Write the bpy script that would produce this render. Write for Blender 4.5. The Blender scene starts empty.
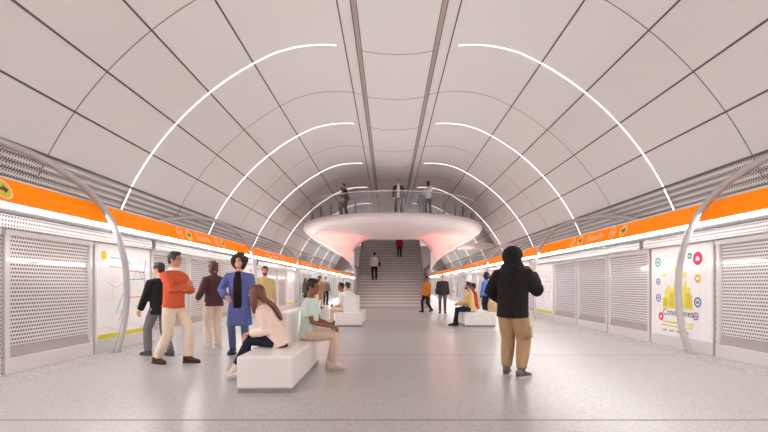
import bpy, bmesh, math, random
from mathutils import Vector as V, Matrix, Euler
random.seed(4)
S = bpy.context.scene
COL = S.collection
PI = math.pi
F_PX, VPX, VPY = 445.0, 388.7, 285.0
CAMX, CAMH = -0.2, 1.25

def X_at(px, y):            # world x of a picture column at depth y
    return (px - VPX) * y / F_PX + CAMX

# ------------------------------------------------------------------ materials
def lin(c):
    c /= 255.0
    return c / 12.92 if c <= 0.04045 else ((c + 0.055) / 1.055) ** 2.4

def rgb(r, g, b):
    return (lin(r), lin(g), lin(b), 1.0)

MATS = {}
def mat(name, col, rough=0.5, metal=0.0, coat=0.0, spec=0.5):
    if name in MATS:
        return MATS[name]
    m = bpy.data.materials.new(name)
    m.use_nodes = True
    b = m.node_tree.nodes['Principled BSDF']
    b.inputs['Base Color'].default_value = col
    b.inputs['Roughness'].default_value = rough
    b.inputs['Metallic'].default_value = metal
    b.inputs['Coat Weight'].default_value = coat
    b.inputs['Coat Roughness'].default_value = 0.08
    b.inputs['Specular IOR Level'].default_value = spec
    MATS[name] = m
    return m

def nodes(m):
    nt = m.node_tree
    return nt, nt.nodes, nt.links, nt.nodes['Principled BSDF']

def mathn(ns, op, a=None, b=None, ls=None, c=None):
    n = ns.new('ShaderNodeMath'); n.operation = op
    for i, v in enumerate((a, b, c)):
        if v is None: continue
        if isinstance(v, (int, float)): n.inputs[i].default_value = v
        else: ls.new(v, n.inputs[i])
    return n.outputs[0]

def noise_bump(m, scale, strength, dist=0.01, detail=3, stretch=None):
    nt, ns, ls, b = nodes(m)
    tc = ns.new('ShaderNodeTexCoord')
    n = ns.new('ShaderNodeTexNoise'); n.inputs['Scale'].default_value = scale; n.inputs['Detail'].default_value = detail
    if stretch:
        mp = ns.new('ShaderNodeMapping'); mp.inputs['Scale'].default_value = stretch
        ls.new(tc.outputs['Object'], mp.inputs[0]); ls.new(mp.outputs[0], n.inputs['Vector'])
    else:
        ls.new(tc.outputs['Object'], n.inputs['Vector'])
    bp = ns.new('ShaderNodeBump'); bp.inputs['Strength'].default_value = strength; bp.inputs['Distance'].default_value = dist
    ls.new(n.outputs['Fac'], bp.inputs['Height']); ls.new(bp.outputs[0], b.inputs['Normal'])

def cloth(name, col, rough=0.9, bump=0.6):
    if name in MATS: return MATS[name]
    m = mat(name, col, rough, spec=0.25)
    nt, ns, ls, b = nodes(m)
    tc = ns.new('ShaderNodeTexCoord')
    n1 = ns.new('ShaderNodeTexNoise'); n1.inputs['Scale'].default_value = 9; n1.inputs['Detail'].default_value = 3; n1.inputs['Distortion'].default_value = 1.2
    ls.new(tc.outputs['Object'], n1.inputs['Vector'])
    bp = ns.new('ShaderNodeBump'); bp.inputs['Strength'].default_value = bump; bp.inputs['Distance'].default_value = 0.05
    ls.new(n1.outputs['Fac'], bp.inputs['Height']); ls.new(bp.outputs[0], b.inputs['Normal'])
    return m

def emit(name, col, strength):
    m = bpy.data.materials.new(name); m.use_nodes = True
    nt = m.node_tree; nt.nodes.clear()
    e = nt.nodes.new('ShaderNodeEmission'); o = nt.nodes.new('ShaderNodeOutputMaterial')
    e.inputs[0].default_value = col; e.inputs[1].default_value = strength
    nt.links.new(e.outputs[0], o.inputs[0]); MATS[name] = m
    return m

def dotted(name, light, dark, pu, pv, r, rough=0.3, coat=0.6, gap=None):
    """perforated sheet: rows of staggered holes in the (Y, Z) plane"""
    m = mat(name, light, rough, coat=coat)
    nt, ns, ls, b = nodes(m)
    tc = ns.new('ShaderNodeTexCoord'); sp = ns.new('ShaderNodeSeparateXYZ')
    ls.new(tc.outputs['Object'], sp.inputs[0])
    v = mathn(ns, 'DIVIDE', sp.outputs['Z'], pv, ls)
    row = mathn(ns, 'FLOOR', v, None, ls)
    sh = mathn(ns, 'MULTIPLY', row, 0.5, ls)
    u = mathn(ns, 'ADD', mathn(ns, 'DIVIDE', sp.outputs['Y'], pu, ls), sh, ls)
    fu = mathn(ns, 'SUBTRACT', mathn(ns, 'FRACT', u, None, ls), 0.5, ls)
    fv = mathn(ns, 'SUBTRACT', mathn(ns, 'FRACT', v, None, ls), 0.5, ls)
    du = mathn(ns, 'MULTIPLY', fu, pu, ls); dv = mathn(ns, 'MULTIPLY', fv, pv, ls)
    d2 = mathn(ns, 'ADD', mathn(ns, 'MULTIPLY', du, du, ls), mathn(ns, 'MULTIPLY', dv, dv, ls), ls)
    hole = mathn(ns, 'LESS_THAN', d2, r * r, ls)
    mx = ns.new('ShaderNodeMix'); mx.data_type = 'RGBA'
    mx.inputs['A'].default_value = light; mx.inputs['B'].default_value = dark
    ls.new(hole, mx.inputs['Factor']); ls.new(mx.outputs['Result'], b.inputs['Base Color'])
    return m

def glass(name, tint=(0.92, 0.95, 0.96, 1), refl=0.12):
    m = bpy.data.materials.new(name); m.use_nodes = True
    nt = m.node_tree; nt.nodes.clear(); ns, ls = nt.nodes, nt.links
    t = ns.new('ShaderNodeBsdfTransparent'); g = ns.new('ShaderNodeBsdfGlossy'); mx = ns.new('ShaderNodeMixShader'); o = ns.new('ShaderNodeOutputMaterial')
    t.inputs[0].default_value = tint; g.inputs['Roughness'].default_value = 0.03; mx.inputs[0].default_value = refl
    ls.new(t.outputs[0], mx.inputs[1]); ls.new(g.outputs[0], mx.inputs[2]); ls.new(mx.outputs[0], o.inputs[0])
    MATS[name] = m
    return m

M_CEIL = mat('vault_panel', (0.80, 0.782, 0.774, 1), 0.55)
M_SEAM = mat('vault_seam', (0.15, 0.115, 0.105, 1), 0.6)
M_JOINT = mat('vault_joint', (0.30, 0.25, 0.24, 1), 0.6)
M_FLJ = mat('floor_joint', (0.22, 0.19, 0.185, 1), 0.6)
M_TRACK = mat('track_brown', (0.46, 0.38, 0.36, 1), 0.5)
M_FRAME = mat('screen_frame', (0.80, 0.775, 0.768, 1), 0.28, coat=0.3)
M_FRAME_D = mat('screen_sill', (0.42, 0.38, 0.37, 1), 0.35)
M_DARK = mat('dark_gap', (0.16, 0.14, 0.14, 1), 0.5)
M_MESH = dotted('perforated_screen', (0.86, 0.84, 0.832, 1), (0.10, 0.09, 0.09, 1), 0.047, 0.056, 0.0155, rough=0.3, coat=0.6)
for _m in (M_MESH, M_PAPER if 'poster_sheet' in MATS else M_MESH):
    _b = _m.node_tree.nodes['Principled BSDF']; _b.inputs['Coat IOR'].default_value = 1.7; _b.inputs['Coat Roughness'].default_value = .05
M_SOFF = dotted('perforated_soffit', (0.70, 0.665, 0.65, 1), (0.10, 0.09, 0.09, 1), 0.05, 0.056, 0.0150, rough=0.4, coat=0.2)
M_LOUV = dotted('perforated_louvre', (0.84, 0.82, 0.81, 1), (0.16, 0.14, 0.135, 1), 0.056, 0.060, 0.0150, rough=0.4, coat=0.1)
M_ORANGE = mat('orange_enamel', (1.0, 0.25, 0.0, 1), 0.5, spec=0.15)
_b = M_ORANGE.node_tree.nodes['Principled BSDF']; _b.inputs['Emission Color'].default_value = (1, .22, 0, 1); _b.inputs['Emission Strength'].default_value = .07   # faint emission added to brighten the band
M_WHITE = mat('white_solid_surface', (0.82, 0.775, 0.755, 1), 0.30)
M_PLINTH = mat('bench_plinth', (0.30, 0.27, 0.265, 1), 0.5)
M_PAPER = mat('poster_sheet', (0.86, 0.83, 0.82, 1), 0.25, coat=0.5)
_b = M_PAPER.node_tree.nodes['Principled BSDF']; _b.inputs['Emission Color'].default_value = (1, .98, .97, 1); _b.inputs['Emission Strength'].default_value = .045   # slight emission added to lift the sheet's brightness
M_STEEL = mat('brushed_steel', (0.50, 0.475, 0.47, 1), 0.42, metal=0.3)
M_POST = mat('dark_post', (0.05, 0.045, 0.045, 1), 0.4)
M_BALC = mat('balcony_shell', (0.78, 0.70, 0.69, 1), 0.5, coat=0.0)
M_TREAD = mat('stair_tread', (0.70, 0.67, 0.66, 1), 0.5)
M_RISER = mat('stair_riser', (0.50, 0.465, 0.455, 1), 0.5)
M_NOSE = mat('stair_nosing', (0.82, 0.78, 0.77, 1), 0.35)
M_SIDE = mat('stair_side', (0.60, 0.54, 0.53, 1), 0.25, coat=0.3)
M_BULK = mat('bulkhead', (0.30, 0.275, 0.27, 1), 0.6)
M_GLASS = glass('balustrade_glass')
M_RING = emit('arc_diffuser', (1.0, 0.94, 0.93, 1), .7)
M_STRIP = emit('strip_diffuser', (1.0, 0.965, 0.95, 1), 25.0)
M_STRIP2 = emit('strip_underside', (1.0, 0.965, 0.95, 1), 7.5)
M_YEL = mat('sign_yellow', (0.80, 0.62, 0.01, 1), 0.4)
M_INKW = mat('sign_white', (0.95, 0.72, 0.50, 1), 0.4)
M_INKD = mat('sign_dark', (0.06, 0.055, 0.05, 1), 0.4)

def floor_mat(name, base, dark, lite, rough, scale):
    m = mat(name, base, rough)
    nt, ns, ls, b = nodes(m)
    tc = ns.new('ShaderNodeTexCoord')
    vo = ns.new('ShaderNodeTexVoronoi'); vo.inputs['Scale'].default_value = scale
    ls.new(tc.outputs['Object'], vo.inputs['Vector'])
    sep = ns.new('ShaderNodeSeparateColor'); ls.new(vo.outputs['Color'], sep.inputs[0])
    cr = ns.new('ShaderNodeValToRGB'); e = cr.color_ramp; e.interpolation = 'CONSTANT'
    e.elements[0].position = 0; e.elements[0].color = dark
    e.elements[1].position = 0.16; e.elements[1].color = base
    x = e.elements.new(0.78); x.color = lite
    ls.new(sep.outputs[0], cr.inputs[0])
    n = ns.new('ShaderNodeTexNoise'); n.inputs['Scale'].default_value = 0.6; n.inputs['Detail'].default_value = 4
    ls.new(tc.outputs['Object'], n.inputs['Vector'])
    rr = mathn(ns, 'MULTIPLY_ADD', n.outputs['Fac'], 0.10, ls, rough - 0.05)
    b.inputs['Specular IOR Level'].default_value = .26
    ls.new(rr, b.inputs['Roughness']); ls.new(cr.outputs[0], b.inputs['Base Color'])
    return m
M_FLOOR = floor_mat('terrazzo', (0.43, 0.418, 0.414, 1), (0.345, 0.333, 0.329, 1), (0.485, 0.475, 0.471, 1), 0.30, 60)
M_STRIPF = floor_mat('tactile_strip', (0.45, 0.43, 0.423, 1), (0.30, 0.275, 0.27, 1), (0.57, 0.55, 0.545, 1), 0.4, 22)

# ------------------------------------------------------------------ mesh helpers
def link(name, me, m=None, parent=None):
    o = bpy.data.objects.new(name, me); COL.objects.link(o)
    if m is not None:
        for q in (m if isinstance(m, (list, tuple)) else [m]): me.materials.append(q)
    if parent is not None: o.parent = parent
    return o

def fin(name, bm, m=None, parent=None, smooth=False, recalc=True):
    if recalc: bmesh.ops.recalc_face_normals(bm, faces=bm.faces)
    me = bpy.data.meshes.new(name); bm.to_mesh(me); bm.free()
    if smooth:
        for p in me.polygons: p.use_smooth = True
    return link(name, me, m, parent)

def empty(name, loc=(0, 0, 0), rz=0.0, label=None, cat=None, group=None):
    o = bpy.data.objects.new(name, None); COL.objects.link(o); o.empty_display_size = 0.2
    o.location = loc; o.rotation_euler = (0, 0, rz)
    tag(o, label, cat, group)
    return o

def tag(o, label=None, cat=None, group=None, kind=None):
    if label: o['label'] = label
    if cat: o['category'] = cat
    if group: o['group'] = group
    if kind: o['kind'] = kind
    return o

def struct(o): o['kind'] = 'structure'; return o

def box(bm, lo, hi, mi=0):
    vs = [bm.verts.new((x, y, z)) for x in (lo[0], hi[0]) for y in (lo[1], hi[1]) for z in (lo[2], hi[2])]
    for f in ((0, 1, 3, 2), (4, 6, 7, 5), (0, 4, 5, 1), (2, 3, 7, 6), (0, 2, 6, 4), (1, 5, 7, 3)):
        bm.faces.new([vs[i] for i in f]).material_index = mi
    return vs

def box_o(name, lo, hi, m, parent=None, bevel=0.0):
    bm = bmesh.new(); box(bm, lo, hi)
    if bevel: bmesh.ops.bevel(bm, geom=bm.edges[:], offset=bevel, segments=3, affect='EDGES', profile=0.6)
    return fin(name, bm, m, parent)

def loft(bm, rings, cap=True, closed=True):
    rs = [[bm.verts.new(p) for p in r] for r in rings]
    n = len(rs[0])
    for a, b in zip(rs, rs[1:]):
        for i in range(n if closed else n - 1):
            j = (i + 1) % n
            bm.faces.new((a[i], a[j], b[j], b[i]))
    if cap and closed:
        bm.faces.new(list(reversed(rs[0]))); bm.faces.new(rs[-1])
    return rs

def ering(c, ax, ay, n=14):
    c = V(c); ax = V(ax); ay = V(ay)
    return [c + ax * math.cos(2 * PI * i / n) + ay * math.sin(2 * PI * i / n) for i in range(n)]

def tube(bm, pts, rad, n=12, ends=True):
    pts = [V(p) for p in pts]
    if isinstance(rad, (int, float)): rad = [rad] * len(pts)
    rings = []; prev = None
    for i, p in enumerate(pts):
        t = (pts[min(i + 1, len(pts) - 1)] - pts[max(i - 1, 0)]).normalized()
        if prev is None:
            a = t.orthogonal().normalized()
        else:
            a = (prev - t * prev.dot(t)).normalized()
        prev = a; b = t.cross(a)
        if ends and i == 0: rings.append(ering(p - t * rad[0] * .6, a * rad[0] * .55, b * rad[0] * .55, n))
        rings.append(ering(p, a * rad[i], b * rad[i], n))
        if ends and i == len(pts) - 1: rings.append(ering(p + t * rad[i] * .6, a * rad[i] * .55, b * rad[i] * .55, n))
    loft(bm, rings)

def spline(pts, n=8):
    pts = [V(p) for p in pts]; out = []
    for i in range(len(pts) - 1):
        p0 = pts[max(i - 1, 0)]; p1 = pts[i]; p2 = pts[i + 1]; p3 = pts[min(i + 2, len(pts) - 1)]
        for k in range(n):
            t = k / n
            out.append(0.5 * ((2 * p1) + (p2 - p0) * t + (2 * p0 - 5 * p1 + 4 * p2 - p3) * t * t + (3 * p1 - p0 - 3 * p2 + p3) * t ** 3))
    out.append(pts[-1]); return out

def ell(bm, c, r, rot=None, u=14, v=10):
    m = Matrix.Translation(V(c)) @ (rot.to_4x4() if rot else Matrix.Identity(4)) @ Matrix.Diagonal((r[0], r[1], r[2], 1))
    bmesh.ops.create_uvsphere(bm, u_segments=u, v_segments=v, radius=1.0, matrix=m)

def copy_tree(o, parent=None):
    c = o.copy(); COL.objects.link(c)
    if parent is not None:
        c.parent = parent
    for ch in list(o.children): copy_tree(ch, c)
    return c

def text_mesh(s, size, extrude=0.003, align='LEFT'):
    cu = bpy.data.curves.new('lettering', 'FONT'); cu.body = s; cu.size = size; cu.extrude = extrude; cu.align_x = align
    o = bpy.data.objects.new('lettering', cu); COL.objects.link(o)
    dg = bpy.context.evaluated_depsgraph_get(); dg.update()
    me = bpy.data.meshes.new_from_object(o.evaluated_get(dg))
    bpy.data.objects.remove(o); bpy.data.curves.remove(cu)
    me.materials.clear(); me.name = 'lettering'
    return me

def frame_m(O, U, Vv):          # local x -> U, y -> Vv, z -> normal
    U = V(U).normalized(); Vv = V(Vv).normalized(); N = U.cross(Vv)
    m = Matrix.Identity(4)
    for i in range(3):
        m[i][0], m[i][1], m[i][2], m[i][3] = U[i], Vv[i], N[i], O[i]
    return m

def flat_poly(bm, pts, z0, z1, M):
    a = [bm.verts.new(M @ V((p[0], p[1], z0))) for p in pts]; b = [bm.verts.new(M @ V((p[0], p[1], z1))) for p in pts]
    n = len(pts)
    bm.faces.new(list(reversed(a))); bm.faces.new(b)
    for i in range(n):
        j = (i + 1) % n; bm.faces.new((a[i], a[j], b[j], b[i]))

def disc_pts(cx, cy, r, n=24, ry=None):
    ry = ry or r
    return [(cx + r * math.cos(2 * PI * i / n), cy + ry * math.sin(2 * PI * i / n)) for i in range(n)]

def ringshape(bm, cx, cy, r0, r1, z0, z1, M, n=24):
    rs = []
    for (r, z) in ((r0, z0), (r1, z0), (r1, z1), (r0, z1)):
        rs.append([bm.verts.new(M @ V((cx + r * math.cos(2 * PI * i / n), cy + r * math.sin(2 * PI * i / n), z))) for i in range(n)])
    for k in range(4):
        a, b = rs[k], rs[(k + 1) % 4]
        for i in range(n):
            j = (i + 1) % n; bm.faces.new((a[i], a[j], b[j], b[i]))

def strip_line(bm, pts, w, z0, z1, M):
    """flat ribbon through 2-D points"""
    pts = [V((p[0], p[1])) for p in pts]; L = []; R = []
    for i, p in enumerate(pts):
        t = (pts[min(i + 1, len(pts) - 1)] - pts[max(i - 1, 0)]).normalized(); nn = V((-t.y, t.x)) * w / 2
        L.append(p + nn); R.append(p - nn)
    flat_poly(bm, [(q.x, q.y) for q in R] + [(q.x, q.y) for q in reversed(L)], z0, z1, M)

# ------------------------------------------------------------------ vault profile (station centre x = 0)
CR, CH = 6.9, 0.27
EDGE = (6.09, 3.465); BAND_T = (5.594, 2.734); BAND_B = (5.462, 2.365)
def profile():
    p = [(0, 6.52), (.4, 6.54), (.75, 6.59), (.9, 6.65), (1.05, 6.69), (1.2, 6.72), (1.4, 6.745), (1.6, 6.76), (1.8, 6.76), (2.05, 6.745), (2.3, 6.71), (2.55, 6.65)]
    a0 = math.acos(2.8 / CR); a1 = math.asin((EDGE[1] - CH) / CR)
    for i in range(27):
        a = a0 + (a1 - a0) * i / 26
        p.append((CR * math.cos(a), CH + CR * math.sin(a)))
    return p
PROF = profile()
def circ(h, off=0.0): return (math.sqrt((CR - off) ** 2 - (h - CH) ** 2), h)
LOUV = [circ(EDGE[1] - .07 - .1 * i, .012) for i in range(6)]
def prof_at(ratio):
    for (x0, h0), (x1, h1) in zip(PROF, PROF[1:]):
        r0, r1 = x0 / (h0 - CAMH), x1 / (h1 - CAMH)
        if r0 <= ratio <= r1:
            t = (ratio - r0) / (r1 - r0)
            x, h = x0 + (x1 - x0) * t, h0 + (h1 - h0) * t
            n = V((-(h0 - h1), 0, -(x1 - x0))).normalized()
            n = V((h1 - h0, 0, -(x1 - x0))).normalized()
            return x, h, n
Y0, Y1 = -9.0, 50.0
YEND = 74.0

bm = bmesh.new()
full = [(-x, h) for x, h in reversed(PROF[1:])] + PROF
ys = [Y0 + (Y1 - Y0) * i / 24 for i in range(25)]
grid = [[bm.verts.new((x, y, h)) for x, h in full] for y in ys]
for a, b in zip(grid, grid[1:]):
    for i in range(len(full) - 1): bm.faces.new((a[i], a[i + 1], b[i + 1], b[i]))
struct(fin('ceiling', bm, M_CEIL, smooth=True, recalc=False))

def seam(name, x, h, n, w, th, m, y0=Y0, y1=Y1):
    t = V((n.z, 0, -n.x)) * w / 2; c = V((x, 0, h)); bm = bmesh.new()
    rs = []
    for y in (y0, y1):
        rs.append([V((0, y, 0)) + c + t - n * .004, V((0, y, 0)) + c + t + n * th, V((0, y, 0)) + c - t + n * th, V((0, y, 0)) + c - t - n * .004])
    loft(bm, rs); return fin(name, bm, m)
ti = 1
for r in (.648, .976, 1.374, 1.88):
    x, h, n = prof_at(r)
    for s in (-1, 1):
        struct(seam('trim_%d' % ti, s * x, h, V((s * n.x, 0, n.z)), .034, .006, M_SEAM)); ti += 1
for s in (-1, 1):
    struct(seam('trim_%d' % ti, s * 1.2, 6.72, V((0, 0, -1)), .03, .006, M_SEAM)); ti += 1
    struct(seam('trim_%d' % ti, s * EDGE[0], EDGE[1] + .01, V((-s * .9, 0, -.43)), .05, .012, M_SEAM)); ti += 1
for s, nm in ((-1, 'left'), (1, 'right')):
    t = empty('ceiling_track', (s * .875, 0, 6.62), 0, 'pair of dark rails along the vault crown, %s of centre' % nm, 'ceiling track')
    for dx in (-.055, .055):
        hh = .635 + 6 + (.025 if dx * s > 0 else -.005)
        bm = bmesh.new(); box(bm, (dx - .010, Y0, hh - 6.62 - .02), (dx + .010, Y1, hh - 6.62 + .03)); fin('rail', bm, M_SEAM, t)
    bm = bmesh.new(); box(bm, (-.042, Y0, .005), (.042, Y1, .04)); fin('channel', bm, M_TRACK, t)

def arc_pts(x0, half=1):
    """points with inward normals from x0 on the crown down to the band"""
    pr = [p for p in PROF if p[0] >= x0] + LOUV
    out = []
    for i, p in enumerate(pr):
        a = pr[max(i - 1, 0)]; b = pr[min(i + 1, len(pr) - 1)]
        n = V((b[1] - a[1], 0, -(b[0] - a[0]))).normalized()
        out.append((V((p[0], 0, p[1])), n))
    return out
def arc_strip(bm, y, side, x0, w, o0, o1, last=None):
    rs = []
    pts = arc_pts(x0)[:last]
    for p, n in pts:
        p = V((p.x * side, y, p.z)); n = V((n.x * side, 0, n.z)); d = V((0, w / 2, 0))
        rs.append([p + n * o0 - d, p + n * o0 + d, p + n * o1 + d, p + n * o1 - d])
    loft(bm, rs)
RING_Y = [10.18 + 4.95 * k for k in range(-3, 8)]
ORD = ['', '', '', 'nearest', 'second', 'third', 'fourth', 'fifth', 'sixth', 'seventh', 'farthest']
for k, y in enumerate(RING_Y):
    for s, nm in ((-1, 'left'), (1, 'right')):
        lab = ('%s half of the %s glowing light arc across the vault' % (nm, ORD[k])) if ORD[k] else ('%s half of a glowing vault light arc behind the viewer' % nm)
        t = empty('arc_light', (0, 0, 0), 0, lab, 'arc light', 'light arcs along the vault')
        bm = bmesh.new(); arc_strip(bm, y, s, 1.4, .044, -.004, .012); fin('channel', bm, M_FRAME, t, smooth=False)
        bm = bmesh.new(); arc_strip(bm, y, s, 1.4, .034, .0125, .02); fin('diffuser', bm, M_RING, t)
for k, y in enumerate(RING_Y):
    bm = bmesh.new()
    for s in (-1, 1): arc_strip(bm, y - 2.475, s, 0, .022, -.004, .004, last=-2)
    struct(fin('trim_%d' % ti, bm, M_JOINT)); ti += 1
    bm = bmesh.new()
    pr = [p for p in PROF if p[0] <= 1.0]
    rs = []
    for x, h in [(-a, b) for a, b in reversed(pr[1:])] + pr:
        rs.append([V((x, y - .011, h + .004)), V((x, y + .011, h + .004)), V((x, y + .011, h - .004)), V((x, y - .011, h - .004))])
    loft(bm, rs); struct(fin('trim_%d' % ti, bm, M_JOINT)); ti += 1

# ------------------------------------------------------------------ floor
bm = bmesh.new(); box(bm, (-4.93, Y0, -.2), (4.93, YEND, 0)); struct(fin('floor', bm, M_FLOOR))
for s, nm in ((-1, 'left'), (1, 'right')):
    bm = bmesh.new(); box(bm, (min(s * 4.945, s * 5.7), Y0, -.2), (max(s * 4.945, s * 5.7), YEND, 0)); struct(fin('trim_%d' % ti, bm, M_STRIPF)); ti += 1
    bm = bmesh.new(); box(bm, (min(s * 4.928, s * 4.947), Y0, -.2), (max(s * 4.928, s * 4.947), YEND, .001)); struct(fin('trim_%d' % ti, bm, M_FRAME_D)); ti += 1
y = 4.12
while y < 60:
    bm = bmesh.new(); box(bm, (-4.92, y - .015, -.01), (4.92, y + .015, .0012)); struct(fin('trim_%d' % ti, bm, M_FLJ)); ti += 1
    y += 3.85

# ------------------------------------------------------------------ side walls
for s, nm in ((-1, 'left'), (1, 'right')):
    bm = bmesh.new(); box(bm, (min(s * 5.58, s * 5.7), Y0, -.0), (max(s * 5.58, s * 5.7), YEND, 2.03)); struct(fin('wall_' + nm, bm, M_FRAME))
    # sloped perforated soffit between the screen head and the light strip
    bm = bmesh.new()
    pr = [(5.47, 2.035), (5.47, 2.06), (5.60, 2.07), (5.475, 2.315), (5.47, 2.38), (5.62, 2.38), (5.62, 2.035)]
    rs = [[V((s * x, yy, h)) for x, h in pr] for yy in (Y0, YEND)]
    loft(bm, rs); struct(fin('trim_%d' % ti, bm, M_SOFF)); ti += 1
    # louvres above the band
    bm = bmesh.new()
    N = 6; pr = []; mi = []
    for i in range(N):
        t0 = i / N; t1 = (i + .80) / N; t2 = (i + .83) / N
        f = lambda t: circ(2.78 + (EDGE[1] + .02 - 2.78) * t, -.045)
        a = f(t0); b = f(t1); c = f(t2); d = f((i + 1) / N)
        pr += [(a[0] + .02, a[1]), (a[0] - .015, a[1] + .004), (b[0] - .03, b[1]), (c[0] + .02, c[1])]
        mi += [1, 0, 1, 1]
    pr += [(6.6, 3.5), (6.6, 2.75)]; mi += [1, 1]
    A = [bm.verts.new((s * x, Y0, h)) for x, h in pr]; B = [bm.verts.new((s * x, Y1, h)) for x, h in pr]
    n = len(pr)
    for i in range(n):
        j = (i + 1) % n; fc = bm.faces.new((A[i], A[j], B[j], B[i])); fc.material_index = mi[i] if i < len(mi) else 1
    o = fin('trim_%d' % ti, bm, [M_LOUV, mat('louvre_gap', (0.42, 0.38, 0.37, 1), .6)]); struct(o); ti += 1
    # strip light
    t = empty('strip_light', (0, 0, 0), 0, 'continuous glowing white light strip under the orange band, %s wall' % nm, 'strip light')
    bm = bmesh.new(); pr = [(5.443, 2.312), (5.391, 2.315), (5.391, 2.362), (5.457, 2.362)]
    loft(bm, [[V((s * x, Y0 + (YEND - Y0) * q / 83, h)) for x, h in pr] for q in range(84)])
    for fc in bm.faces:
        if fc.calc_center_median().z < 2.3145: fc.material_index = 1
    fin('diffuser', bm, [M_STRIP, M_STRIP2], t)
    bm = bmesh.new(); pr = [(5.377, 2.364), (5.377, 2.386), (5.47, 2.386), (5.47, 2.364)]
    loft(bm, [[V((s * x, yy, h)) for x, h in pr] for yy in (Y0, YEND)]); fin('housing', bm, M_FRAME, t)
    bm = bmesh.new(); box(bm, (min(s * 5.446, s * 5.456), Y0, 2.225), (max(s * 5.446, s * 5.456), YEND, 2.312)); fin('added_shade', bm, mat('added_shade_black', (.05, .046, .045, 1), .7, spec=.1), t)  # fin added to keep the strip's light off the soffit, black to stay dim

struct(box_o('wall_back', (-6.5, YEND, -.2), (6.5, YEND + .3, 6.9), M_BULK))
struct(box_o('wall_front', (-6.9, Y0 - .3, -.2), (6.9, Y0, 7.2), M_CEIL))
bm = bmesh.new(); box(bm, (-6.5, Y1, 2.86), (6.5, YEND, 7.0)); struct(fin('ceiling_low', bm, M_BULK))

# ------------------------------------------------------------------ orange bands with lettering
def band_icon(par, M, u, v, r, yellow):
    if yellow:
        bm = bmesh.new(); flat_poly(bm, disc_pts(u, v, r * .84), .001, .006, M); fin('icon_disc', bm, M_YEL, par)
        bm = bmesh.new(); ringshape(bm, u, v, r * .84, r, .001, .007, M); fin('icon_rim', bm, M_INKW, par)
        bm = bmesh.new(); flat_poly(bm, [(u - r * .55, v - r * .16), (u + .1 * r, v - r * .16), (u + .1 * r, v - r * .42), (u + r * .6, v), (u + .1 * r, v + r * .42), (u + .1 * r, v + r * .16), (u - r * .55, v + r * .16)], .006, .009, M); fin('icon_arrow', bm, M_INKD, par)
    else:
        bm = bmesh.new(); ringshape(bm, u, v, r * .86, r, .001, .006, M); fin('icon_rim', bm, M_INKW, par)
        bm = bmesh.new()
        strip_line(bm, [(u - r * .42, v - r * .4), (u - r * .36, v + r * .42), (u, v - r * .15), (u + r * .36, v + r * .42), (u + r * .42, v - r * .4)], r * .16, .001, .006, M); fin('icon_glyph', bm, M_INKW, par)
for s, nm in ((-1, 'left'), (1, 'right')):
    t = empty('sign_band', (0, 0, 0), 0, 'long orange station sign band along the %s wall above the screens' % nm, 'sign band')
    bm = bmesh.new(); bx, bh = BAND_B; tx, th = BAND_T
    pr = [(bx - .04, bh + .02), (tx - .04, th), (tx + .05, th + .01), (tx + .06, th - .1), (bx + .06, bh + .02)]
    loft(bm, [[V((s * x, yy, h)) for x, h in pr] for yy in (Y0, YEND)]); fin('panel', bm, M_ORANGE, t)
    bm = bmesh.new(); pr = [(tx - .045, th + .002), (tx - .045, th + .03), (tx + .85, th + .03), (tx + .85, th + .012)]
    loft(bm, [[V((s * x, yy, h)) for x, h in pr] for yy in (Y0, Y1)]); fin('top_rail', bm, M_FRAME, t)
    up = V((s * (tx - bx), 0, th - bh - .035))
    U = V((0, -s, 0)); c0 = 12.72 if s < 0 else 12.25
    bmid = V((s * ((bx + tx) / 2 - .04), 0, (bh + .035 + th) / 2))
    for k in range(-1, 4):
        M = frame_m(bmid + V((0, c0 + 8.1 * k, 0)), U, up)
        me = text_mesh('Estación', .29, .003, 'CENTER'); me.transform(M @ Matrix.Translation((0, -.09, .004))); link('lettering', me, M_INKW, t)
        for u, yl in ((-1.47, False), (-.95, True), (.95, False), (1.47, True)):
            band_icon(t, M, u, 0, .155, yl)

# ------------------------------------------------------------------ platform screen modules (local: y along wall, x into the platform)
W = 1.9
def add_part(name, lo, hi, m, par, bevel=0.0): return box_o(name, lo, hi, m, par, bevel)
def proto_screen():
    t = empty('screen_panel', (0, 0, 0))
    add_part('plinth', (-.08, .03, 0), (0.0, W - .03, .225), M_FRAME, t, .012)
    bm = bmesh.new(); loft(bm, [[V((-.08, yy, .225)), V((-.006, yy, .225)), V((-.055, yy, .39)), V((-.08, yy, .39))] for yy in (.10, W - .10)]); fin('sill', bm, M_FRAME_D, t)
    add_part('mesh_panel', (-.08, .11, .39), (-.05, W - .11, 1.95), M_MESH, t)
    add_part('post', (-.08, .04, .225), (-.004, .12, 1.95), M_FRAME, t, .008)
    add_part('post', (-.08, W - .12, .225), (-.004, W - .04, 1.95), M_FRAME, t, .008)
    add_part('head_rail', (-.08, .03, 1.95), (0.012, W - .03, 2.03), M_FRAME, t, .01)
    add_part('joint_cover', (-.08, -.028, 0), (-.045, .028, 2.03), M_SOFF, t)
    return t
def proto_poster():
    t = empty('poster_panel', (0, 0, 0))
    add_part('plinth', (-.08, .03, 0), (0.0, W - .03, .225), M_FRAME, t, .012)
    add_part('frame', (-.08, .03, .225), (-.006, W - .03, 2.03), M_FRAME, t, .01)
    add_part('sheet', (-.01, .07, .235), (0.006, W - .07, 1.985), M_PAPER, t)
    add_part('joint_cover', (-.08, -.028, 0), (-.045, .028, 2.03), M_SOFF, t)
    return t
def ink(name, r, g, b): return mat('ink_' + name, rgb(r, g, b), .35)
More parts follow.
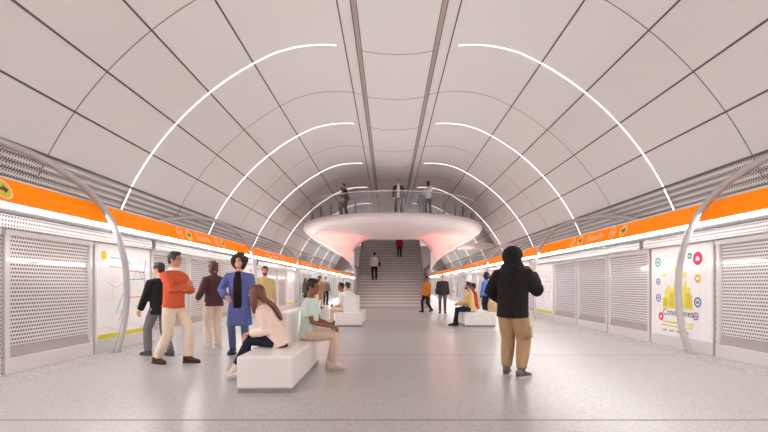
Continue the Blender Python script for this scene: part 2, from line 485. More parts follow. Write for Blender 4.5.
I_YEL, I_TEAL, I_PINK, I_BLUE, I_NAVY, I_PURP, I_ORNG, I_RED, I_CYAN, I_GREY = ink('yellow', 235, 225, 40), ink('teal', 70, 195, 180), ink('pink', 225, 45, 110), ink('blue', 70, 130, 200), ink('navy', 90, 100, 150), ink('purple', 140, 95, 170), ink('orange', 245, 200, 110), ink('red', 215, 70, 80), ink('cyan', 90, 185, 205), ink('grey', 180, 178, 180)
I_PALE = ink('pale_yellow', 243, 236, 150)
PM = frame_m(V((.006, 0, 0)), V((0, 1, 0)), V((0, 0, 1)))
def gfx_map(t):
    def L(pts, m, w=.014): bm = bmesh.new(); strip_line(bm, pts, w, 0, .002, PM); fin('map_line', bm, m, t)
    bm = bmesh.new(); flat_poly(bm, disc_pts(.25, 1.80, .085), 0, .002, PM); fin('emblem', bm, I_YEL, t)
    bm = bmesh.new(); flat_poly(bm, [(.07, .245), (W - .07, .245), (W - .07, .335), (.07, .335)], 0, .002, PM); fin('footer', bm, I_YEL, t)
    L([(.45, 1.78), (1.0, 1.76), (1.12, 1.66), (1.45, 1.50), (1.55, 1.36)], I_CYAN, .018)
    L([(.40, 1.60), (.75, 1.60), (1.05, 1.54), (1.62, 1.52)], I_RED, .02)
    L([(.62, .70), (.80, 1.0), (1.05, 1.36), (1.62, 1.38)], I_CYAN, .024)
    L([(.72, .56), (.85, .80), (1.1, 1.0), (1.6, 1.0)], I_RED, .018)
    L([(1.68, 1.78), (1.60, 1.50), (1.66, 1.2), (1.52, .95), (1.5, .72)], I_PURP, .024)
    L([(1.2, .62), (1.3, .9), (1.25, 1.2), (1.4, 1.7)], I_PALE, .016)
    L([(.9, .6), (.98, .95), (1.15, 1.25), (1.5, 1.85)], I_GREY, .01)
    L([(.35, 1.3), (.6, 1.2), (.9, 1.3)], I_GREY, .01)
    L([(.3, .95), (.5, 1.0), (.55, 1.45)], I_ORNG, .008)
    for i in range(16):
        a = (.2 + random.random() * 1.4, .55 + random.random() * 1.3)
        bm = bmesh.new(); flat_poly(bm, disc_pts(a[0], a[1], .012, 8), .002, .003, PM); fin('map_dot', bm, I_GREY, t)
    bm = bmesh.new(); ell_ = [(.1 + 1.7 * i / 10, .42 + .05 * math.sin(i * 1.3)) for i in range(11)]
    strip_line(bm, ell_, .03, 0, .0015, PM); fin('legend', bm, ink('legend', 222, 215, 213), t)
def icon_badge(t, u, v, r, m, solid=False):
    bm = bmesh.new()
    if solid: flat_poly(bm, disc_pts(u, v, r), 0, .002, PM)
    else: ringshape(bm, u, v, r * .66, r, 0, .002, PM)
    fin('badge', bm, m, t)
    bm = bmesh.new(); q = r * .38
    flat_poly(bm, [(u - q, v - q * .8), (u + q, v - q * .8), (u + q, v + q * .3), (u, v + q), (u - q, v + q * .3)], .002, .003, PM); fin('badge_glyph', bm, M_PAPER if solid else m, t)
def gfx_city(t):
    for u, v, r, m, so in ((.29, 1.73, .10, I_TEAL, False), (.30, 1.32, .07, I_NAVY, False), (.31, .98, .085, I_BLUE, False), (.40, .60, .085, I_PINK, True), (1.28, 1.80, .062, ink('green', 60, 170, 140), True), (1.50, 1.74, .125, I_PINK, True), (1.50, 1.37, .085, I_ORNG, True), (1.50, .93, .095, I_NAVY, False), (1.45, .67, .075, I_PURP, False)):
        icon_badge(t, u, v, r, m, so)
    sky = [(.45, .78), (.45, 1.0), (.52, 1.0), (.52, 1.15), (.60, 1.15), (.60, 1.24), (.70, 1.24), (.70, 1.18), (.80, 1.18), (.80, 1.28), (.92, 1.28), (.92, 1.12), (1.02, 1.12), (1.02, 1.24), (1.12, 1.24), (1.12, 1.32), (1.2, 1.32), (1.2, 1.2), (1.3, 1.2), (1.3, 1.05), (1.36, 1.05), (1.36, .78)]
    bm = bmesh.new(); flat_poly(bm, sky, 0, .002, PM); fin('skyline', bm, ink('skyline', 252, 240, 110), t)
    for (a, b, c, d) in ((.48, .82, .62, .98), (.68, .82, .82, 1.1), (.98, .85, 1.08, 1.05), (1.15, .82, 1.28, 1.1), (.45, 1.42, .56, 1.48), (1.0, 1.4, 1.2, 1.5), (.8, 1.52, .9, 1.6)):
        bm = bmesh.new(); flat_poly(bm, [(a, b), (c, b), (c, d), (a, d)], .002, .003, PM); fin('skyline_block', bm, ink('block', 244, 222, 70) if b < 1.3 else I_PALE, t)
    me = text_mesh('Conexiones', .19, .001, 'CENTER'); me.transform(PM @ Matrix.Translation((.93, .64, .001))); link('lettering', me, ink('dark', 60, 55, 60), t)
    for k, (a, b, c) in enumerate(((.42, 1.40, .50), (.42, 1.36, .43))):
        bm = bmesh.new(); flat_poly(bm, [(a, c - .02), (b, c - .02), (b, c + .02), (a, c + .02)], 0, .002, PM); fin('caption', bm, I_PALE, t)
    for i in range(4):
        bm = bmesh.new(); flat_poly(bm, [(.45 + i * .22, .31), (.60 + i * .22, .31), (.60 + i * .22, .35), (.45 + i * .22, .35)], 0, .002, PM); fin('caption', bm, I_GREY, t)
    # fine grid of the sheet
    bm = bmesh.new()
    for i in range(9): flat_poly(bm, [(.17 + .195 * i, .26), (.173 + .195 * i, .26), (.173 + .195 * i, 1.96), (.17 + .195 * i, 1.96)], 0, .0008, PM)
    fin('grid', bm, I_GREY, t)
scr = proto_screen(); used = False
p_map = proto_poster(); gfx_map(p_map)
p_city = proto_poster(); gfx_city(p_city)
pool = {'s': [scr, False], 'm': [p_map, False], 'c': [p_city, False]}
NUM = ['first', 'second', 'third', 'fourth', 'fifth', 'sixth', 'seventh', 'eighth', 'ninth', 'tenth', 'eleventh', 'twelfth', 'thirteenth', 'fourteenth', 'fifteenth', 'sixteenth', 'seventeenth', 'eighteenth', 'nineteenth', 'twentieth']
def take(kind):
    p, u = pool[kind]
    if not u:
        pool[kind][1] = True; return p
    return copy_tree(p)
for s, nm in ((-1, 'left'), (1, 'right')):
    base = 8.02 if s < 0 else 7.80
    ns = 0; npst = 0
    for k in range(-4, 34):
        ya = base + W * k
        if ya + W > YEND - .1: break
        poster = (k % 4 == 0) and k >= 0
        # which poster: left = map; right alternates city / map
        if poster:
            kind = 'm' if (s < 0) != ((k // 4) % 2 == 1) else 'c'
            o = take(kind); npst += 1
            what = 'white transit map with coloured lines' if kind == 'm' else 'white poster with yellow city drawing'
            tag(o, '%s, %s poster from the front on %s wall' % (what, NUM[npst - 1], nm), 'poster', 'posters along the platform walls')
        else:
            o = take('s'); 
            if ya + W > 5.0:
                ns += 1; c = NUM[ns - 1] if ns <= 20 else 'distant'
                lab = '%s perforated grey metal screen panel from the front along the %s wall' % (c, nm) if ns <= 20 else 'distant perforated screen panel far along the %s wall beyond the stairs' % nm
            else: lab = 'perforated screen panel of the %s wall beside the viewer' % nm
            tag(o, lab, 'screen panel', 'perforated screen panels along the %s wall' % nm if ns <= 20 else 'distant screen panels on the %s wall' % nm)
        o.location = (s * 5.5, ya if s < 0 else ya + W, 0); o.rotation_euler = (0, 0, 0 if s < 0 else PI)

# brackets on the soffit
for s, nm in ((-1, 'left'), (1, 'right')):
    for q, yy in enumerate((10.1, 18.0, 25.8)):
        bm = bmesh.new(); loft(bm, [[V((s * 5.50, yy - .03 + d, 2.065)), V((s * 5.40, yy - .03 + d - .2, 2.262)), V((s * 5.45, yy - .03 + d - .2, 2.262)), V((s * 5.56, yy - .03 + d, 2.065))] for d in (0, .06)])
        tag(fin('bracket', bm, M_DARK), '%s dark slanted bracket from the front under the light strip, %s wall' % (NUM[q], nm), 'bracket', 'soffit brackets')

# hoops
HP = [(0, 5.25, 0), (.2, 5.25, .4), (.3, 5.25, .8), (.33, 5.25, 1.2), (.28, 5.26, 1.7), (.08, 5.28, 2.2), (-.15, 5.33, 2.55), (-.55, 5.42, 2.90), (-1.1, 5.5, 3.12), (-1.8, 5.6, 3.24), (-2.7, 5.69, 3.27), (-3.7, 5.9, 3.2), (-4.6, 6.0, 3.05), (-5.3, 6.05, 2.87)]
for s, nm in ((-1, 'left'), (1, 'right')):
    for k in range(4):
        yf = (8.25 if s < 0 else 8.05) + 8.4 * k
        t = empty('steel_hoop', (s * 5.25, yf, 0), 0, '%s grey steel hoop from the front arching over the screens, %s wall' % (NUM[k], nm), 'hoop', 'steel hoops along the %s wall' % nm)
        bm = bmesh.new(); tube(bm, [V((s * (x - 5.25), dz, h)) for dz, x, h in (lambda L: [(p.x, p.y, p.z) for p in spline([V(q) for q in L], 6)])(HP)], .058, 14, ends=False); fin('tube', bm, M_STEEL, t, smooth=True)
        bm = bmesh.new(); bmesh.ops.create_cone(bm, cap_ends=True, segments=20, radius1=.085, radius2=.08, depth=.02, matrix=Matrix.Translation((0, 0, .0105))); fin('foot_plate', bm, M_STEEL, t)

# ------------------------------------------------------------------ stairs
ST0, RUN, RISE, NST = 24.2, .29, .17, 26
LAND = RISE * NST
t = empty('staircase', (-.08, ST0, 0), 0, 'wide grey staircase with pale nosings rising under the balcony', 'staircase')
bm = bmesh.new()
for i in range(NST):
    ya, h = i * RUN, (i + 1) * RISE
    vs = [(-1.9, ya, h - RISE), (1.9, ya, h - RISE), (1.9, ya, h), (-1.9, ya, h)]
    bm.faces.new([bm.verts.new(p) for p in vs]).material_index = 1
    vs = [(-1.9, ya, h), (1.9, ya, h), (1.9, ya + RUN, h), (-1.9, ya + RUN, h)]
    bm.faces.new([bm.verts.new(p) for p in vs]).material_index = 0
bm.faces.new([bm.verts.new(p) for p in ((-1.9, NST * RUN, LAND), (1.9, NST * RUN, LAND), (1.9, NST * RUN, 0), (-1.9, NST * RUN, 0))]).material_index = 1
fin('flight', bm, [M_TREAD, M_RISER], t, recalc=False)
for i in range(NST):
    ya, h = i * RUN, (i + 1) * RISE
    bm = bmesh.new(); box(bm, (-1.88, ya - .015, h - .045), (1.88, ya + .04, h + .002)); fin('nosing', bm, M_NOSE, t)
for s in (-1, 1):
    bm = bmesh.new()
    pr = [(-.15, 0), (-.15, .55), (NST * RUN, LAND + .55), (NST * RUN, 0)]
    loft(bm, [[V((s * xx, y, h)) for y, h in pr] for xx in (1.9, 1.99)]); fin('side_wall', bm, M_SIDE, t)
    bm = bmesh.new(); tube(bm, [(s * 1.82, -.2, .95), (s * 1.82, .1, .98), (s * 1.82, NST * RUN, LAND + .95)], .025, 8); fin('handrail', bm, M_STEEL, t, smooth=True)
    bm = bmesh.new()
    for i in range(0, NST, 5): tube(bm, [(s * 1.84, i * RUN + .15, (i + 1) * RISE), (s * 1.82, i * RUN + .15, i * RISE + 1.02)], .018, 6)
    fin('rail_posts', bm, M_STEEL, t)

# ------------------------------------------------------------------ balcony
BA, BB, BY, BTOP = 4.55, 4.0, 23.0, 4.41
t = empty('balcony', (0, BY, 0), 0, 'large rounded pink-white mezzanine balcony flaring out over the stairs', 'balcony')
TL = [0, .05, .18, .45, .71, .89, .98, 1.0, 1.0, 1.0]
HS = [4.05, 3.85, 3.62, 3.25, 2.85, 2.45, 2.1, 1.75, 1.0, .0]
HF = [4.08, 3.93, 3.82, 3.76, 3.72, 3.70, 3.69, 3.68, 3.67, 3.66]
def sstep(a, b, x): x = min(1, max(0, (x - a) / (b - a))); return x * x * (3 - 2 * x)
def column(th, yo=0.0):
    sx, cx = math.sin(th), math.cos(th)
    w = sstep(math.radians(70), math.radians(79), abs(th))
    inn = V((2.02 * max(-1, min(1, th / math.radians(70))), .6 + yo))
    pts = []
    for r, h in ((.90, BTOP), (.945, BTOP - .02), (.98, BTOP - .10), (.997, BTOP - .22)):
        pts.append(V((BA * sx * r, -BB * cx * r + yo, h)))
    ou = V((BA * sx, -BB * cx + yo))
    ws = .12 + .88 * abs(sx) ** 1.5
    for q, tt in enumerate(TL):
        p = ou.lerp(inn, tt); hside = HS[q] if w >= 1 else (HF[q] + (HS[q] - HF[q]) * (w if q > 6 else max(w, (abs(sx) ** 9) * .75)))
        pts.append(V((p.x, p.y, hside)))
    return pts
cols = [column(-PI / 2, yo) for yo in (7.6, 5, 2.5)] + [column(-PI / 2 + PI * i / 120) for i in range(121)] + [column(PI / 2, yo) for yo in (2.5, 5, 7.6)]
bm = bmesh.new(); loft(bm, cols, closed=False, cap=False)
fin('shell', bm, M_BALC, t, smooth=True)
bm = bmesh.new()
front = [c[0] for c in cols[3:-3]]
def deckquad(*ps): bm.faces.new([bm.verts.new(p) for p in ps])
deckquad(*[V((p.x, p.y, BTOP)) for p in front], V((4.09, 1.4, BTOP)), V((-4.09, 1.4, BTOP)))
for s in (-1, 1):
    deckquad(V((s * 4.09, 1.4, BTOP)), V((s * 2.02, 1.4, BTOP)), V((s * 2.02, 8.7, BTOP)), V((s * 4.09, 8.7, BTOP)))
deckquad(V((-4.09, 8.7, BTOP)), V((4.09, 8.7, BTOP)), V((4.09, 13, BTOP)), V((-4.09, 13, BTOP)))
# header closing the slab above the stair opening
deckquad(V((-2.02, 1.4, BTOP)), V((2.02, 1.4, BTOP)), V((2.02, .6, 3.66)), V((-2.02, .6, 3.66)))
fin('deck', bm, M_BALC, t)
# balustrade
g = empty('glass_balustrade', (0, BY, BTOP), 0, 'curved frameless glass balustrade with dark stub posts around the balcony rim', 'balustrade')
def rim(th, r=.925): return V((BA * r * math.sin(th), -BB * r * math.cos(th), 0))
def th_for(px):
    best = None
    for i in range(-90, 91):
        th = math.radians(i); p = rim(th); q = VPX + (p.x - CAMX) * F_PX / (p.y + BY)
        if best is None or abs(q - px) < best[0]: best = (abs(q - px), th)
    return best[1]
for i in range(12):
    a, b = -PI / 2 + PI * i / 12 + .006, -PI / 2 + PI * (i + 1) / 12 - .006
    bm = bmesh.new(); n = 6
    o1 = [rim(a + (b - a) * k / n, .925) for k in range(n + 1)]; o2 = [rim(a + (b - a) * k / n, .921) for k in range(n + 1)]
    rs = [[o1[k] + V((0, 0, .002)), o1[k] + V((0, 0, .92)), o2[k] + V((0, 0, .92)), o2[k] + V((0, 0, .002))] for k in range(n + 1)]
    loft(bm, rs); fin('pane', bm, M_GLASS, g)
bm = bmesh.new(); tube(bm, [rim(-PI / 2 + PI * k / 60, .923) + V((0, 0, .935)) for k in range(61)], .016, 8); fin('handrail', bm, M_FRAME, g, smooth=True)
for px in (310, 319, 329.5, 339, 355, 446, 457, 465, 474):
    p = rim(th_for(px), .90)
    bm = bmesh.new(); box(bm, (p.x - .03, p.y - .02, .002), (p.x + .03, p.y + .02, .56)); fin('post', bm, M_POST, g)
# side landing on the right behind the balcony
t = empty('side_landing', (5, 26, 3.5), 0, 'pale slab with curved glass edge right of the balcony', 'landing')
box_o('slab', (-.9, 0, 0), (.98, 2.2, .2), M_BALC, t, .03)
bm = bmesh.new(); q = [(1.0, .12), (.72, .6), (.35, 1.0), (-.1, 1.35)]
loft(bm, [[V((x, yy, h)) for x, h in q] + [V((x - .02, yy, h - .02)) for x, h in reversed(q)] for yy in (.0, .5)]); fin('glass_edge', bm, M_GLASS, t)

for s, nm in ((-1, 'left'), (1, 'right')):  # uplights with spots, added to throw the pink glow on the balcony shell
    t = empty('added_uplight', (s * 3.6, 21.2, 0), 0, 'small low red uplight added on the floor to tint the balcony, %s side' % nm, 'lamp', 'red uplights added under the balcony')
    bm = bmesh.new(); bmesh.ops.create_cone(bm, cap_ends=True, segments=20, radius1=.09, radius2=.08, depth=.10, matrix=Matrix.Translation((0, 0, .0505))); fin('housing', bm, M_STEEL, t, smooth=False)
    bm = bmesh.new(); bmesh.ops.create_cone(bm, cap_ends=True, segments=20, radius1=.065, radius2=.06, depth=.015, matrix=Matrix.Translation((0, 0, .108))); fin('lens', bm, emit('red_lens_' + nm, (1, .10, .08, 1), 1.0), t)
    li = bpy.data.lights.new('added_red_spot', 'SPOT'); li.energy = 330; li.color = (1, .13, .10); li.spot_size = math.radians(46); li.spot_blend = 1; li.shadow_soft_size = .06
    lo = bpy.data.objects.new('added_red_spot', li); COL.objects.link(lo); lo.parent = t; lo.location = (0, 0, .19)
    lo.rotation_euler = V((-s * .7, 1.3, 3.1)).to_track_quat('-Z', 'Y').to_euler()
# ------------------------------------------------------------------ benches
def bench(x0, x1, y0, y1, label, ux0=None, ux1=None, uy0=None, uy1=None, utop=.92):
    t = empty('bench', ((x0 + x1) / 2, (y0 + y1) / 2, 0), 0, label, 'bench', 'white platform benches')
    cx, cy = t.location.x, t.location.y
    bm = bmesh.new(); box(bm, (x0 - cx, y0 - cy, .05), (x1 - cx, y1 - cy, .425)); bmesh.ops.bevel(bm, geom=bm.edges[:], offset=.03, segments=4, affect='EDGES', profile=.55); fin('seat_block', bm, M_WHITE, t, smooth=False)
    box_o('plinth', (x0 - cx + .018, y0 - cy + .018, 0), (x1 - cx - .018, y1 - cy - .018, .06), M_PLINTH, t)
    if ux0 is not None:
        bm = bmesh.new(); box(bm, (ux0 - cx, uy0 - cy, .40), (ux1 - cx, uy1 - cy, utop)); bmesh.ops.bevel(bm, geom=bm.edges[:], offset=.03, segments=3, affect='EDGES', profile=.55); fin('backrest', bm, M_WHITE, t)
    return t
bench(-1.96, -1.31, 5.14, 7.2, 'nearest white block bench with two people seated on it', -1.80, -1.62, 6.25, 7.05, .86)
bench(-1.80, -1.00, 13.25, 15.4, 'white block bench with backrest block left of the stairs', -1.58, -1.18, 13.5, 15.0)
bench(2.06, 2.98, 13.2, 15.2, 'white block bench at the right with man in yellow jacket')

# ------------------------------------------------------------------ people
def remesh(bm, name, voxel, m, parent, smooth=3, extra=None):
    bmesh.ops.recalc_face_normals(bm, faces=bm.faces)
    me = bpy.data.meshes.new(name); bm.to_mesh(me); bm.free()
    o = bpy.data.objects.new(name, me); COL.objects.link(o)
    r = o.modifiers.new('r', 'REMESH'); r.mode = 'VOXEL'; r.voxel_size = voxel
    if smooth:
        q = o.modifiers.new('s', 'SMOOTH'); q.factor = .5; q.iterations = smooth
    dg = bpy.context.evaluated_depsgraph_get(); dg.update()
    out = bpy.data.meshes.new_from_object(o.evaluated_get(dg))
    bpy.data.objects.remove(o); bpy.data.meshes.remove(me)
    if extra is not None:
        b2 = bmesh.new(); b2.from_mesh(out); extra(b2); bmesh.ops.recalc_face_normals(b2, faces=b2.faces); b2.to_mesh(out); b2.free()
    out.name = name
    for p in out.polygons: p.use_smooth = True
    out.materials.clear()
    return link(name, out, m, parent)

def ik(a, b, l1, l2, pole):
    a, b, pole = V(a), V(b), V(pole)
    d = b - a; L = d.length
    mx = (l1 + l2) * .998
    if L > mx: b = a + d * (mx / L); d = b - a; L = mx
    x = (l1 * l1 - l2 * l2 + L * L) / (2 * L); h = math.sqrt(max(0, l1 * l1 - x * x))
    u = d / L; p = pole - u * pole.dot(u)
    p = p.normalized() if p.length > 1e-5 else u.orthogonal().normalized()
    return a + u * x + p * h, b

SKIN = {'fair': (222, 165, 140), 'tan': (196, 138, 108), 'brown': (140, 88, 62), 'dark': (92, 58, 44)}
def skin_mat(k):
    m = mat('skin_' + k, rgb(*SKIN[k]), .5)
    b = m.node_tree.nodes['Principled BSDF']; b.inputs['Subsurface Weight'].default_value = .08; b.inputs['Subsurface Radius'].default_value = (.02, .008, .004)
    return m
def hair_mat(name, col):
    if 'hair_' + name in MATS: return MATS['hair_' + name]
    m = mat('hair_' + name, rgb(*col), .55); noise_bump(m, 40, .8, .02, 4, (1, 1, .25)); return m
HAIRC = {'black': (22, 18, 18), 'dark': (42, 30, 26), 'brown': (84, 54, 38), 'auburn': (112, 62, 42)}

def person(label, pos, face, H=1.77, skin='fair', top=None, legs=None, shoes=None, hair=('short', 'black'), near=False, sex='m',
           pelvis=(0, 0, .93), lean=0, side=0, twist=0, head=(0, 0), feet=None, knees=None, hands=None, elbows=None, palm=None, curl=.5, beard=None, inner=None, collar=None, group=None, dup=None):
    k = H / 1.77
    root = empty('person', pos, math.radians(face), label, 'person', group)
    root.scale = (k, k, k)
    vx = .011 if near else .017
    P = V(pelvis)
    Rl = Euler((math.radians(-lean), math.radians(side), math.radians(twist))).to_matrix()
    u = Rl @ V((0, 0, 1)); rx = Rl @ V((1, 0, 0)); fw = Rl @ V((0, 1, 0))
    sh_w = .182 if sex == 'm' else .158; hip_w = .098
    fm = 1 if sex == 'm' else .90
    sl = {1: P + u * .465 + rx * sh_w, -1: P + u * .465 - rx * sh_w}
    hp = {1: P + V((hip_w, 0, -.02)), -1: P + V((-hip_w, 0, -.02))}
    feet = feet or {1: (.11, 0.02, .085, -8, 0), -1: (-.11, -.02, .085, 8, 0)}
    hands = hands or {1: (.27, .06, .80), -1: (-.27, .06, .80)}
    kn, an, toe = {}, {}, {}
    for s in (1, -1):
        f = feet[s]; pole = (knees or {}).get(s, (s * .08, 1, 0))
        kn[s], an[s] = ik(hp[s], f[:3], .43, .42, pole)
        a = math.radians(f[3]) if len(f) > 3 else 0; pt = math.radians(f[4]) if len(f) > 4 else 0
        toe[s] = V((-math.sin(a) * math.cos(pt), math.cos(a) * math.cos(pt), math.sin(pt)))
    el, wr = {}, {}
    for s in (1, -1):
        pole = (elbows or {}).get(s, (s * .5, -1, -.2))
        el[s], wr[s] = ik(sl[s], hands[s], .29, .26, pole)
    nb = P + u * .545
    hy, hpch = math.radians(head[0]), math.radians(head[1])
    Rh = Matrix.Rotation(hy, 3, 'Z') @ Matrix.Rotation(-hpch, 3, 'X')
    hc = nb + u * .085 + V((0, 0, .068)) + (Rh @ V((0, .03, 0)))
    def hd(x, y, z): return hc + Rh @ V((x, y, z))
    torso = [(-.10, .145, .105), (0, .16 if sex == 'm' else .165, .112), (.14, .142 * fm, .10), (.28, .16 * fm, .112), (.40, .172 * fm, .112), (.455, .165 * fm, .098), (.505, .125 * fm, .080), (.55, .066, .062)]
    def tring(d, w, dp, off=0, n=18):
        return ering(P + u * d + fw * (off + .012 * math.sin(max(0, d) * 5)), rx * w, fw * dp, n)
    # ---- body
    bm = bmesh.new()
    loft(bm, [tring(d, w - .006, dp - .006) for d, w, dp in torso])
    tube(bm, [nb - u * .04, nb + u * .04, hc + Rh @ V((0, -.025, -.05))], [.062, .055, .054] if sex == 'm' else [.055, .047, .046])
    ell(bm, hd(0, -.012, .025), (.074, .094, .092), Rh); ell(bm, hd(0, .022, -.045), (.058, .066, .068), Rh)
    ell(bm, hd(0, .052, -.088), (.032, .030, .024), Rh); ell(bm, hd(0, .082, .028), (.05, .014, .014), Rh)
    loft(bm, [ering(hd(0, .078, .03), Rh @ V((.008, 0, 0)), Rh @ V((0, .012, 0)), 8), ering(hd(0, .092, .0), Rh @ V((.011, 0, 0)), Rh @ V((0, .018, 0)), 8), ering(hd(0, .098, -.02), Rh @ V((.016, 0, 0)), Rh @ V((0, .018, 0)), 8), ering(hd(0, .085, -.033), Rh @ V((.012, 0, 0)), Rh @ V((0, .012, 0)), 8)])
    ell(bm, hd(0, .080, -.056), (.023, .010, .009), Rh)
    for s in (1, -1):
        ell(bm, hd(s * .074, -.008, -.012), (.012, .02, .032), Rh)
        tube(bm, [sl[s] - rx * s * .03, sl[s], (sl[s] + el[s]) / 2, el[s], el[s].lerp(wr[s], .35), wr[s]], [.05, .05, .043, .037, .038, .027])
        tube(bm, [hp[s] + V((0, 0, .03)), hp[s], hp[s].lerp(kn[s], .45), kn[s], kn[s].lerp(an[s], .3), an[s], ], [.054, .064, .066, .05, .05, .036])
        tube(bm, [an[s], an[s] + toe[s] * .08 - V((0, 0, .045)), an[s] + toe[s] * .15 - V((0, 0, .055))], [.034, .032, .02])
    fingers = []
    for s in (1, -1):
        d = (wr[s] - el[s]).normalized()
        want = V((palm or {}).get(s, (-s, .3, 0)))
        n = want - d * want.dot(d); n = n.normalized() if n.length > .01 else d.orthogonal().normalized()
        w = d.cross(n).normalized()           # across the palm
        thumb_side = w if w.dot(V((0, 1, .3))) > 0 else -w
        w = thumb_side
        loft(bm, [ering(wr[s] + d * q, w * a, n * b, 10) for q, a, b in ((-.01, .024, .020), (.025, .034, .018), (.06, .041, .016), (.085, .040, .014))])
        for q, (off, ln) in enumerate(((.030, .070), (.010, .080), (-.011, .074), (-.030, .058))):
            b0 = wr[s] + d * .075 + w * off; c1, c2 = curl * .9, curl * 1.7
            p1 = b0 + (d * math.cos(c1) + n * math.sin(c1)) * ln * .5; p2 = p1 + (d * math.cos(c2) + n * math.sin(c2)) * ln * .5
            fingers.append(([b0, b0 + d * .01, p1, p2], [.0095, .0095, .0085, .007]))
        t0 = wr[s] + d * .02 + w * .022; t1 = t0 + (d * .75 + w * .6 + n * .25).normalized() * .045; t2 = t1 + (d * .9 + n * .5 + w * .1).normalized() * .038
        fingers.append(([t0, t1, t2], [.013, .011, .008]))
    def addf(b2):
        for pts, r in fingers: tube(b2, pts, r, 7)
    remesh(bm, 'body', vx, skin_mat(skin), root, 2, addf)
    # ---- eyes and brows
    if near:
        for s in (1, -1):
            bm = bmesh.new(); ell(bm, hd(s * .030, .079, .008), (.013, .010, .008), Rh, 8, 6); fin('eye', bm, mat('eye_dark', (.03, .02, .02, 1), .3), root, smooth=True)
            bm = bmesh.new(); ell(bm, hd(s * .030, .086, .032), (.021, .008, .006), Rh, 8, 6); fin('eyebrow', bm, hair_mat(hair[1], HAIRC[hair[1]]), root, smooth=True)
        bm = bmesh.new(); ell(bm, hd(0, .087, -.057), (.021, .006, .006), Rh, 8, 6); fin('mouth', bm, mat('lips', rgb(150, 80, 72), .5), root, smooth=True)
    # ---- trousers
    lc = legs
    bm = bmesh.new(); bk = lc.get('bulk', .014)
    loft(bm, [ering(P + V((0, 0, -.11)), V((.13 + bk, 0, 0)), V((0, .10 + bk, 0)), 18), ering(P, V((.16 + bk, 0, 0)), V((0, .112 + bk, 0)), 18), ering(P + u * .09, rx * (.132 + bk * .4), fw * (.096 + bk * .4), 18)])
    for s in (1, -1):
        hem = kn[s].lerp(an[s], lc.get('hem', .95))
        tube(bm, [hp[s] + V((0, 0, .02)), hp[s], hp[s].lerp(kn[s], .45), kn[s], kn[s].lerp(an[s], .4), hem], [.062 + bk, .076 + bk, .074 + bk * 1.1, .055 + bk * 1.2, .048 + bk * 1.3, lc.get('cuff', .042 + bk * 1.3)], 14, ends=False)
    remesh(bm, 'trousers', vx + .002, lc['m'], root, 3)
    if lc.get('pocket'):
        s = 1
        d = (kn[s] - hp[s]).normalized(); c = hp[s].lerp(kn[s], .72)
        bm = bmesh.new(); box(bm, (-.035, -.075, -.09), (.03, .075, .09)); bmesh.ops.bevel(bm, geom=bm.edges[:], offset=.015, segments=2, affect='EDGES'); bmesh.ops.transform(bm, matrix=Matrix.Translation(c + V((.085, 0, 0))), verts=bm.verts); fin('cargo_pocket', bm, lc['m'], root, smooth=True)
    # ---- shoes
    for s in (1, -1):
        tv = toe[s]; up = V((0, 0, 1)); up = (up - tv * up.dot(tv)).normalized(); sd = tv.cross(up)
        A = an[s] - up * .083
        def sr(y, w, h, lo=.018):
            hh = (h - lo) / 2
            return [A + tv * y + up * (lo + hh) + sd * (w * math.copysign(abs(math.cos(a)) ** .7, math.cos(a))) + up * (hh * math.copysign(abs(math.sin(a)) ** .7, math.sin(a))) for a in [2 * PI * i / 14 for i in range(14)]]
        bm = bmesh.new()
        loft(bm, [sr(-.075, .022, .085), sr(-.065, .036, .11), sr(-.02, .043, .125), sr(.03, .043, .115), sr(.08, .045, .082), sr(.13, .046, .066), sr(.17, .038, .056), sr(.195, .018, .042)])
        if shoes.get('boot'): tube(bm, [an[s] - up * .02, an[s].lerp(kn[s], .16)], [.05, .055], 12, ends=False)
        sh = fin('shoe', bm, shoes['m'], root, smooth=True)
        bm = bmesh.new()
        loft(bm, [[A + tv * y + sd * w * q + up * z for q, z in ((-1, .0), (1, .0), (1, .022), (-1, .022))] for y, w in ((-.082, .024), (-.07, .038), (0, .045), (.1, .049), (.15, .045), (.19, .026), (.203, .010))])
        fin('sole', bm, shoes.get('sole', shoes['m']), sh)
    # ---- top garment
    if top:
        bk = top.get('bulk', .016); hem = top.get('hem', -.06); flare = top.get('flare', .0)
        bm = bmesh.new(); rings = []
        if hem < -.12:
            rings.append(ering(P + V((0, 0, hem)) , V((.17 + bk + flare, 0, 0)), V((0, .135 + bk + flare, 0)), 20))
            rings.append(ering(P + V((0, 0, hem * .5)), V((.168 + bk + flare * .5, 0, 0)), V((0, .125 + bk + flare * .5, 0)), 20))
        else:
            bq = max(bk + .004, legs.get('bulk', .014) + .014); rings.append(tring(hem, .16 + bq, .112 + bq, 0, 20)); rings.append(tring(min(hem + .05, .02), .16 + bq, .112 + bq, 0, 20))
        for d, w, dp in torso[1:]:
            if d > top.get('neck', .53): continue
            wd = w + bk; dd = dp + bk
            if d == .14: wd = max(wd, .150 + bk); dd = max(dd, .106 + bk)
            if top.get('straight') and d in (.14, .28): wd = max(wd, .158 + bk); dd = max(dd, .112 + bk)
            rings.append(tring(d, wd, dd, 0, 20))
        rings.append(tring(.535, .082 + bk * .5, .074 + bk * .4, 0, 20))
        loft(bm, rings)
        for s in (1, -1):
            pts = [sl[s] - rx * s * .09 - u * .03, sl[s] - rx * s * .035 - u * .006, sl[s] + rx * s * .008 - u * .012, sl[s].lerp(el[s], .3), (sl[s] + el[s]) / 2, el[s]]; rr = [.04, .05 + bk * .8, .054 + bk * .9, .055 + bk, .050 + bk, .043 + bk]
            if top.get('sleeve', 'long') == 'long': pts += [el[s].lerp(wr[s], .4), el[s].lerp(wr[s], .97)]; rr += [.042 + bk, .034 + bk]
            else: pts = pts[:4] + [sl[s].lerp(el[s], .68)]; rr = rr[:4] + [.055 + bk]
            tube(bm, pts, rr, 14, ends=False)
